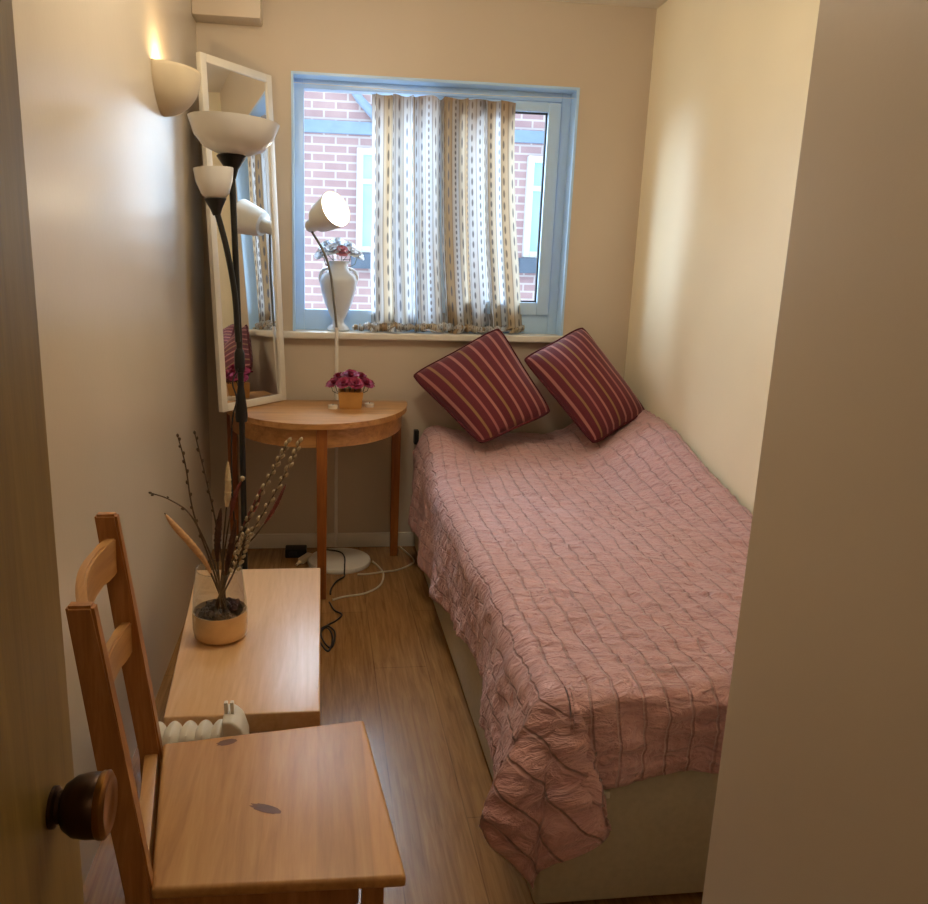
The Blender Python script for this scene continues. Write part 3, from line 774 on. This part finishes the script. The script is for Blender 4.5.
GRP = 'dried stems in the glass vase'
def stem(name, pts, label, r0=.0028, r1=.0016):
    foot = V((VX + pts[0][0], VY + pts[0][1], zb + .076))
    P = [foot] + [V(p) for p in pts[1:]]
    s = spline(P, 8); k = len(s)
    r = root(name, label, 'dried stem', tuple(foot), GRP)
    obj('stalk', tube(NB(), s, [r0 + (r1 - r0) * i / (k - 1) for i in range(k)], 7), 'stem', r)
    return r, s
def buds(r, s, start, m, step=3, size=.0052, tip=True, side=.004):
    i = int(len(s) * start); sg = 1
    while i < len(s) - 1:
        b = NB()
        d = (s[i + 1] - s[i - 1]).normalized(); o = d.cross(V((0, 1, 0))).normalized() * sg * side
        blob(b, s[i] + o, size * random.uniform(.8, 1.15), 1, (.7, .7, 1.25), d + o * 60); sg = -sg; i += step
        obj('catkin', b, m, r, 60)
    if tip: obj('catkin', blob(NB(), s[-1], size * 1.05, 1, (.8, .8, 1.3), s[-1] - s[-2]), m, r, 60)
def plume(r, s, start, end, rad, m, name='plume', amp=.35):
    i0, i1 = int(len(s) * start), max(int(len(s) * end), int(len(s) * start) + 2)
    seg = spline(s[i0:i1], 4); k = len(seg)
    b = tube(NB(), seg, [rad * .72 * max(.12, math.sin(PI * (.08 + .9 * i / (k - 1))) ** .6) * (1 + amp * noise.noise(V((i * 1.7, rad * 100, 3)))) for i in range(k)], 12)
    obj(name, b, m, r, 80)
# left pair of catkin twigs, pale plume, twig
r, s = stem('catkin_twig', [(.010, .0), (-.290, 2.01, .58), (-.335, 1.995, .75), (-.352, 2.0, .88), (-.369, 2.0, .962)], 'thin catkin twig reaching up the wall, leftmost of the two tall ones'); buds(r, s, .40, 'stem', 2, .0046, True, .003)
r, s = stem('catkin_twig', [(.014, .01), (-.268, 2.02, .60), (-.284, 2.01, .74), (-.302, 2.0, .85), (-.326, 2.0, .970)], 'thin catkin twig, right one of the two tall ones by the wall'); buds(r, s, .40, 'stem', 2, .0046, True, .003)
r, s = stem('bare_twig', [(.02, -.01), (-.292, 2.0, .62), (-.340, 1.99, .745), (-.395, 1.995, .790), (-.445, 2.0, .808)], 'arched brown twig bending far left, with a single bud at its tip'); buds(r, s, .6, 'stem', 6, .004)
r, s = stem('grass_plume', [(.02, -.016), (-.300, 1.985, .60), (-.335, 1.975, .665), (-.380, 1.97, .725), (-.405, 1.97, .762)], 'peach-coloured fluffy grass plume leaning left over the vase rim'); plume(r, s, .22, .99, .0130, 'tail', amp=.15)
r, s = stem('twisted_stick', [(.004, .012), (-.268, 2.03, .62), (-.256, 2.03, .74), (-.249, 2.03, .80), (-.247, 2.03, .884)], 'upright cream twisted stick in the middle of the vase'); plume(r, s, .56, 1, .0125, 'cone', amp=.3)
r, s = stem('russet_flower', [(-.004, .0), (-.262, 2.0, .62), (-.245, 1.99, .72), (-.226, 1.985, .80), (-.206, 1.985, .850)], 'dried russet flower spike with a pale tip right of the cream stick'); plume(r, s, .55, .97, .0085, 'reddry'); b = NB(); blob(b, s[-1], .008, 1, amp=.3, fr=3); obj('pale_tip', b, 'bud', r, 60)
r, s = stem('pussy_willow', [(-.012, .004), (-.245, 2.03, .62), (-.190, 2.02, .74), (-.130, 2.01, .86), (-.083, 2.0, .950)], 'pussy willow branch with white catkins, left of the two leaning right'); buds(r, s, .30, 'bud', 1, .0074)
r, s = stem('pussy_willow', [(-.016, -.006), (-.235, 2.0, .62), (-.172, 1.99, .72), (-.095, 1.99, .86), (-.054, 2.0, .950)], 'pussy willow branch with white catkins, right of the two leaning right'); buds(r, s, .28, 'bud', 1, .0074)
r, s = stem('russet_flower', [(-.01, -.012), (-.232, 1.97, .62), (-.165, 1.96, .71), (-.125, 1.96, .77), (-.092, 1.965, .838)], 'dried russet flower spike leaning furthest right, under the pussy willow'); plume(r, s, .60, 1, .0075, 'reddry')
r, s = stem('russet_flower', [(-.008, .012), (-.250, 2.04, .62), (-.210, 2.04, .70), (-.178, 2.04, .76), (-.158, 2.04, .815)], 'short thick dried russet spike between the cream stick and the pussy willow'); plume(r, s, .50, 1, .011, 'reddry')
r, s = stem('dark_leaf', [(.006, -.004), (-.276, 1.985, .62), (-.272, 1.98, .70), (-.262, 1.98, .77)], 'broad dark brown dried leaf standing at the centre of the vase', .003); plume(r, s, .35, 1, .013, 'darkdry', 'leaf_blade')
r, s = stem('dark_leaf', [(-.006, -.012), (-.252, 1.97, .60), (-.235, 1.965, .68), (-.222, 1.96, .745)], 'narrow dark brown dried leaf just right of the vase centre', .003); plume(r, s, .3, 1, .012, 'darkdry', 'leaf_blade')
r, s = stem('blossom_twig', [(-.014, -.004), (-.230, 1.96, .60), (-.205, 1.95, .67), (-.192, 1.95, .715)], 'short twig of small pale blossoms at the right of the vase rim'); buds(r, s, .35, 'bud', 1, .0072, True, .009)

# ------------------------------------------------------------------ pine chair
ch = root('pine_chair', 'honey pine ladder-back chair facing right with its back to the left wall', 'chair', (-.1, 1.25, 0))
SZ = .45
obj('seat', prism(NB(), [(-.262, 1.045, SZ - .022), (.137, 1.036, SZ - .022), (.092, 1.482, SZ - .022), (-.318, 1.428, SZ - .022)], (0, 0, .022), .008, 3), 'pine', ch)
# rear posts go from the floor to the top of the back and lean back above the seat
def post(xb, yb, xt, yt, zt_):
    b = NB(); w, d = .024, .044
    path = [V((xb + .012, yb, 0)), V((xb, yb, .20)), V((xb, yb, SZ - .02)), V((xb + (xt - xb) * .42, yb + (yt - yb) * .42, SZ + (zt_ - SZ) * .40)), V((xt, yt, zt_))]
    rings = []
    for i, p in enumerate(path):
        d_ = d if i < 4 else d * .92
        rings.append([b.verts.new(p + V((x * d_ / 2, y * w / 2, 0))) for x, y in ((-1, -1), (1, -1), (1, 1), (-1, 1))])
    b.faces.new(rings[0][::-1]); b.faces.new(rings[-1])
    for a, c in zip(rings, rings[1:]):
        for j in range(4): b.faces.new((a[j], a[(j + 1) % 4], c[(j + 1) % 4], c[j]))
    bmesh.ops.bevel(b, geom=[e for e in b.edges if abs((e.verts[0].co - e.verts[1].co).normalized().z) > .5] + [e for f in b.faces if len(f.verts) == 4 and min(v.co.z for v in f.verts) > zt_ - .01 for e in f.edges], offset=.0045, segments=2, affect='EDGES')
    return b
FP, NP = (-.338, 1.418, -.402, 1.438, .935), (-.282, 1.062, -.352, 1.100, .905)
obj('back_post', post(*FP), 'pine_post', ch); obj('back_post', post(*NP), 'pine_post', ch)
def at_post(P, z):
    xb, yb, xt, yt, zt_ = P; za = SZ - .02; zm = SZ + (zt_ - SZ) * .40
    xm, ym = xb + (xt - xb) * .42, yb + (yt - yb) * .42
    if z < zm: k = (z - za) / (zm - za); return V((xb + (xm - xb) * k, yb + (ym - yb) * k, z))
    k = (z - zm) / (zt_ - zm); return V((xm + (xt - xm) * k, ym + (yt - ym) * k, z))
def slat(zf, zn, h):
    b = NB(); a, c = at_post(NP, zn), at_post(FP, zf); N = 14
    rows = []
    for i in range(N + 1):
        k = i / N; p = a.lerp(c, k); bow = -.030 * math.sin(PI * k)
        hh_ = h * (1 - .0 * k); rise = .012 * math.sin(PI * k)
        rows.append([b.verts.new(p + V((bow + dx, 0, dz + (rise if dz > 0 else rise * .4)))) for dx, dz in ((-.009, -hh_ / 2), (.009, -hh_ / 2), (.009, hh_ / 2), (-.009, hh_ / 2))])
    b.faces.new(rows[0][::-1]); b.faces.new(rows[-1])
    for r1, r2 in zip(rows, rows[1:]):
        for j in range(4): b.faces.new((r1[j], r1[(j + 1) % 4], r2[(j + 1) % 4], r2[j]))
    bmesh.ops.bevel(b, geom=[e for e in b.edges if abs((e.verts[0].co - e.verts[1].co).normalized().y) > .6], offset=.004, segments=2, affect='EDGES')
    obj('back_slat', b, 'pine', ch)
slat(.855, .835, .068); slat(.690, .670, .062)
for x, y in ((.085, 1.075), (.055, 1.435)):
    obj('front_leg', bar(NB(), (x, y, SZ - .022), (x, y, 0), .036, .036, (0, 1, 0), .004), 'pine_post', ch)
b = NB(); bar(b, (.062, 1.075, SZ - .05), (-.27, 1.066, SZ - .05), .020, .05); obj('side_rail', b, 'pine_post', ch)
b = NB(); bar(b, (.034, 1.430, SZ - .05), (-.32, 1.405, SZ - .05), .020, .05); obj('side_rail', b, 'pine_post', ch)
b = NB(); bar(b, (.083, 1.092, SZ - .05), (.057, 1.416, SZ - .05), .020, .05); obj('front_rail', b, 'pine_post', ch)
b = NB(); bar(b, (-.287, 1.072, SZ - .034), (-.337, 1.408, SZ - .034), .026, .050); obj('rear_rail', b, 'pine', ch)
b = NB(); bar(b, (.060, 1.080, .16), (-.27, 1.068, .16), .018, .03); obj('stretcher', b, 'pine_post', ch)
b = NB(); bar(b, (.030, 1.432, .16), (-.32, 1.412, .16), .018, .03); obj('stretcher', b, 'pine_post', ch)
# dark knots let into the seat boards
def knot(x, y, rx, ry, rot_):
    b = NB(); vs = [b.verts.new(V((x, y, SZ + .0004)) + Matrix.Rotation(rot_, 3, 'Z') @ V((rx * math.cos(2 * PI * k / 20) * (1 + .15 * math.sin(3 * k)), ry * math.sin(2 * PI * k / 20), 0))) for k in range(20)]
    b.faces.new(vs); obj('wood_knot', b, M['knotwood'], ch, 0, label='dark brown knot in the seat')
M['knotwood'] = wood('knot_wood', (92, 54, 22), (112, 68, 30), (130, 84, 40), 'X', .45)
knot(-.098, 1.215, .030, .010, -.42); knot(-.190, 1.420, .020, .010, .3)

# ------------------------------------------------------------------ small white ribbed heater in the gap
he = root('ribbed_heater', 'small white ribbed heater wedged between the chair seat and the coffee table', 'heater', (-.27, 1.54, 0))
y0_, y1_ = 1.500, 1.584
b = NB()
N = 60; X0, X1 = -.372, -.205
rows = []
for i in range(N + 1):
    x = X0 + (X1 - X0) * i / N; wv_ = abs(math.sin(PI * (x - X0) / .0335)) ** .7
    zt_ = .402 + .014 * wv_; w_ = .034 + .006 * wv_; ym = (y0_ + y1_) / 2
    prof_ = [(ym - w_, .05), (ym - w_, zt_ - .03), (ym - w_ * .75, zt_ - .008), (ym, zt_), (ym + w_ * .75, zt_ - .008), (ym + w_, zt_ - .03), (ym + w_, .05)]
    rows.append([b.verts.new((x, y, z)) for y, z in prof_])
for a, c in zip(rows, rows[1:]):
    for j in range(6): b.faces.new((a[j], a[j + 1], c[j + 1], c[j]))
    b.faces.new((a[6], a[0], c[0], c[6]))
b.faces.new(rows[0]); b.faces.new(rows[-1][::-1])
obj('heater_fins', b, 'heater', he, 50)
b = NB(); ym = (y0_ + y1_) / 2
pl = [(-.212, ym - .038, .05), (-.160, ym - .038, .05), (-.160, ym - .038, .385), (-.172, ym - .038, .425), (-.190, ym - .038, .442), (-.212, ym - .038, .442)]
prism(b, pl, (0, .076, 0), .008, 3); obj('end_cap', b, 'heater', he, 50)
for dx in (-.205, -.192):
    obj('prong', bar(NB(), (dx, ym, .438), (dx - .001, ym, .468), .008, .012, (0, 1, 0), .002), 'heater', he)
for x in (-.345, -.185):
    b = box(NB(), (x - .012, y0_ - .0, .0), (x + .012, y1_ + .0, .05), .004); obj('heater_foot', b, 'heater', he)

# ------------------------------------------------------------------ door with knob
dr = bpy.data.objects.new('door_1', None); COL.objects.link(dr); dr.location = (-.245, .25, 0); dr['kind'] = 'structure'
obj('door_leaf', box(NB(), (-.266, -.14, .008), (-.224, .650, 2.03), .003), 'door', dr)
kx, ky, kz = -.224, .592, .950
kr = Matrix.Rotation(PI / 2, 3, 'Y')
kb = obj('door_knob', lathe(NB(), (kx, ky, kz), [(0, 0), (.017, 0), (.017, .003), (.0135, .005), (.0135, .008), (.019, .011), (.0245, .019), (.0265, .030), (.0265, .040), (.024, .043), (0, .043)], 36, kr), 'knob', dr, 50, label='dark bronze door knob')
obj('knob_ring', lathe(NB(), (kx, ky, kz), [(.0262, .038), (.0275, .040), (.0275, .044), (.023, .047), (.016, .045), (0, .044)], 36, kr), 'brass', kb, 50, label='worn brass rim of the knob')
b = NB()
for z in (.25, 1.0, 1.8): tube(b, [(-.245, -.146, z - .04), (-.245, -.146, z + .04)], .007, 10)
obj('hinge', b, 'brass', dr)

# ------------------------------------------------------------------ cables on the floor
def cable(name, pts, r, m, label, cat='cable'):
    s = spline(pts, 8); return tag(obj(name, tube(NB(), s, r, 8), m, at=pts[0]), label, cat)
wz = .0045
cable('white_cable', [(.248, 3.50, .010), (.272, 3.45, wz), (.290, 3.352, wz), (.262, 3.22, wz), (.19, 3.14, wz), (.10, 3.11, wz), (.05, 3.08, wz)], .004, 'whitecable', 'white cable looping on the floor from the round lamp base towards the table leg')
cable('white_cable', [(.17, 3.355, wz), (.22, 3.358, wz), (.285, 3.366, .010), (.36, 3.40, wz), (.43, 3.465, wz), (.452, 3.52, wz), (.43, 3.62, wz), (.405, 3.70, wz)], .004, 'whitecable', 'white cable running across the floor past the right table leg to the wall')
bz = .004
cable('black_cable', [(-.02, 3.60, .035), (.03, 3.60, .0355), (.092, 3.57, .0345), (.112, 3.50, .0345), (.110, 3.40, .034), (.108, 3.362, .014), (.104, 3.33, bz), (.07, 3.28, bz), (.045, 3.20, bz), (.04, 3.14, bz)], .0035, 'blackplastic', 'black cable lying over the white lamp base and down to the floor')
cable('black_cable', [(.035, 3.06, bz), (.055, 2.98, bz), (.085, 2.935, bz), (.06, 2.88, bz), (.025, 2.84, bz), (.0, 2.78, bz), (.012, 2.70, bz), (.035, 2.655, bz), (.05, 2.70, bz), (.052, 2.78, .009), (.02, 2.82, .011), (-.015, 2.76, .009), (.0, 2.68, .009), (.028, 2.63, bz), (.044, 2.72, .012), (.02, 2.80, .015), (-.03, 2.74, bz)], .0035, 'blackplastic', 'black cable coiled on the floor in front of the middle table leg')
ad = root('power_adapter', 'dark power adapter box on the floor under the half-moon table', 'adapter', (-.12, 3.62, 0))
obj('adapter_body', box(NB(), (-.175, 3.585, 0), (-.070, 3.655, .045), .006), 'blackplastic', ad)
obj('adapter_socket', box(NB(), (-.155, 3.579, .012), (-.118, 3.587, .034), .002), 'gasket', ad)
pg = root('white_plug', 'white moulded plug lying at an angle in front of the dark adapter box', 'plug', (-.07, 3.53, 0))
obj('plug_body', bar(NB(), (-.100, 3.500, .016), (-.052, 3.568, .022), .032, .028, (0, 0, 1), .008), 'whitecable', pg)
obj('plug_sleeve', tube(NB(), [(-.102, 3.497, .016), (-.116, 3.475, .010)], [.008, .005], 10), 'whitecable', pg)

# ------------------------------------------------------------------ light
def light(name, typ, loc, power, color, **kw):
    l = bpy.data.lights.new(name, typ); l.energy = power; l.color = color
    for k, v in kw.items(): setattr(l, k, v)
    o = bpy.data.objects.new(name, l); COL.objects.link(o); o.location = loc; return o
def aim(o, p): o.rotation_euler = (V(p) - o.location).to_track_quat('-Z', 'Y').to_euler()
WARM = (1, .885, .70)
light('ceiling_fill', 'POINT', (.15, 2.05, 2.47), 23.5, WARM, shadow_soft_size=.14)  # unseen lamp, added for the room's overall warm light
light('hall_fill', 'POINT', (.10, -.9, 2.3), 5.5, (1, .80, .55), shadow_soft_size=.14)  # unseen lamp behind the camera, added to light the near side
light('sconce_light', 'POINT', (XL + .045, 2.83, 2.02), 3.0, (1, .76, .44), shadow_soft_size=.02)
sl = light('lamp_beam', 'SPOT', tuple(hd + ax * .155), 4.0, (1, .84, .62), shadow_soft_size=.05, spot_size=2.4, spot_blend=.8); aim(sl, hd + ax * 2)
SKY = (.66, .82, 1)
# broad overcast daylight coming over and past both ends of the house opposite
for nm, dr_, st_, an in (('daylight_west', (1, -.85, -.42), 10, 40), ('daylight_east', (-1, -.85, -.35), 3.6, 40), ('daylight_high', (.10, -.9, -.66), 17.0, 45)):
    o = light(nm, 'SUN', (.6, 6, 6), st_, SKY, angle=math.radians(an)); o.rotation_euler = V(dr_).to_track_quat('-Z', 'Y').to_euler()
w = bpy.data.worlds.new('overcast_sky'); scene.world = w; w.use_nodes = True
nt = w.node_tree; bg = nt.nodes['Background']
tcw = nt.nodes.new('ShaderNodeTexCoord'); nz = nt.nodes.new('ShaderNodeTexNoise'); nz.inputs['Scale'].default_value = 2
nt.links.new(tcw.outputs['Generated'], nz.inputs['Vector'])
rp = nt.nodes.new('ShaderNodeValToRGB'); rp.color_ramp.elements[0].color = (.62, .80, 1, 1); rp.color_ramp.elements[1].color = (.78, .89, 1, 1)
nt.links.new(nz.outputs['Fac'], rp.inputs['Fac']); nt.links.new(rp.outputs[0], bg.inputs['Color'])
bg.inputs['Strength'].default_value = 1.9

# ------------------------------------------------------------------ camera
cd = bpy.data.cameras.new('camera'); cam = bpy.data.objects.new('camera', cd); COL.objects.link(cam); scene.camera = cam
F, CX, CY, W, H = 767.36, 414, 443, 928, 904
pt, yw, rl = math.radians(12.786), math.radians(7.0758), math.radians(-1.614)
cp, sp_, cy, sy, cr, sr = math.cos(pt), math.sin(pt), math.cos(yw), math.sin(yw), math.cos(rl), math.sin(rl)
fwd = V((sy * cp, cy * cp, -sp_)); rt = V((cy, -sy, 0)); dn = fwd.cross(rt)
r2 = rt * cr + dn * sr; d2 = dn * cr - rt * sr
mt = Matrix((r2, -d2, -fwd)).transposed().to_4x4(); mt.translation = (0, 0, 1.40)
cam.matrix_world = mt
cd.sensor_width = 36; cd.sensor_fit = 'HORIZONTAL'; cd.lens = F / W * 36
cd.shift_x = (W / 2 - CX) / W; cd.shift_y = (CY - H / 2) / W
cd.clip_start = .02
vs2 = scene.view_settings
vs2.view_transform = 'Standard'; vs2.look = 'None'; vs2.exposure = .12; vs2.gamma = 1
scene.cycles.max_bounces = 10; scene.cycles.diffuse_bounces = 5; scene.cycles.transparent_max_bounces = 12
scene.cycles.sample_clamp_indirect = 6; scene.cycles.use_denoising = True
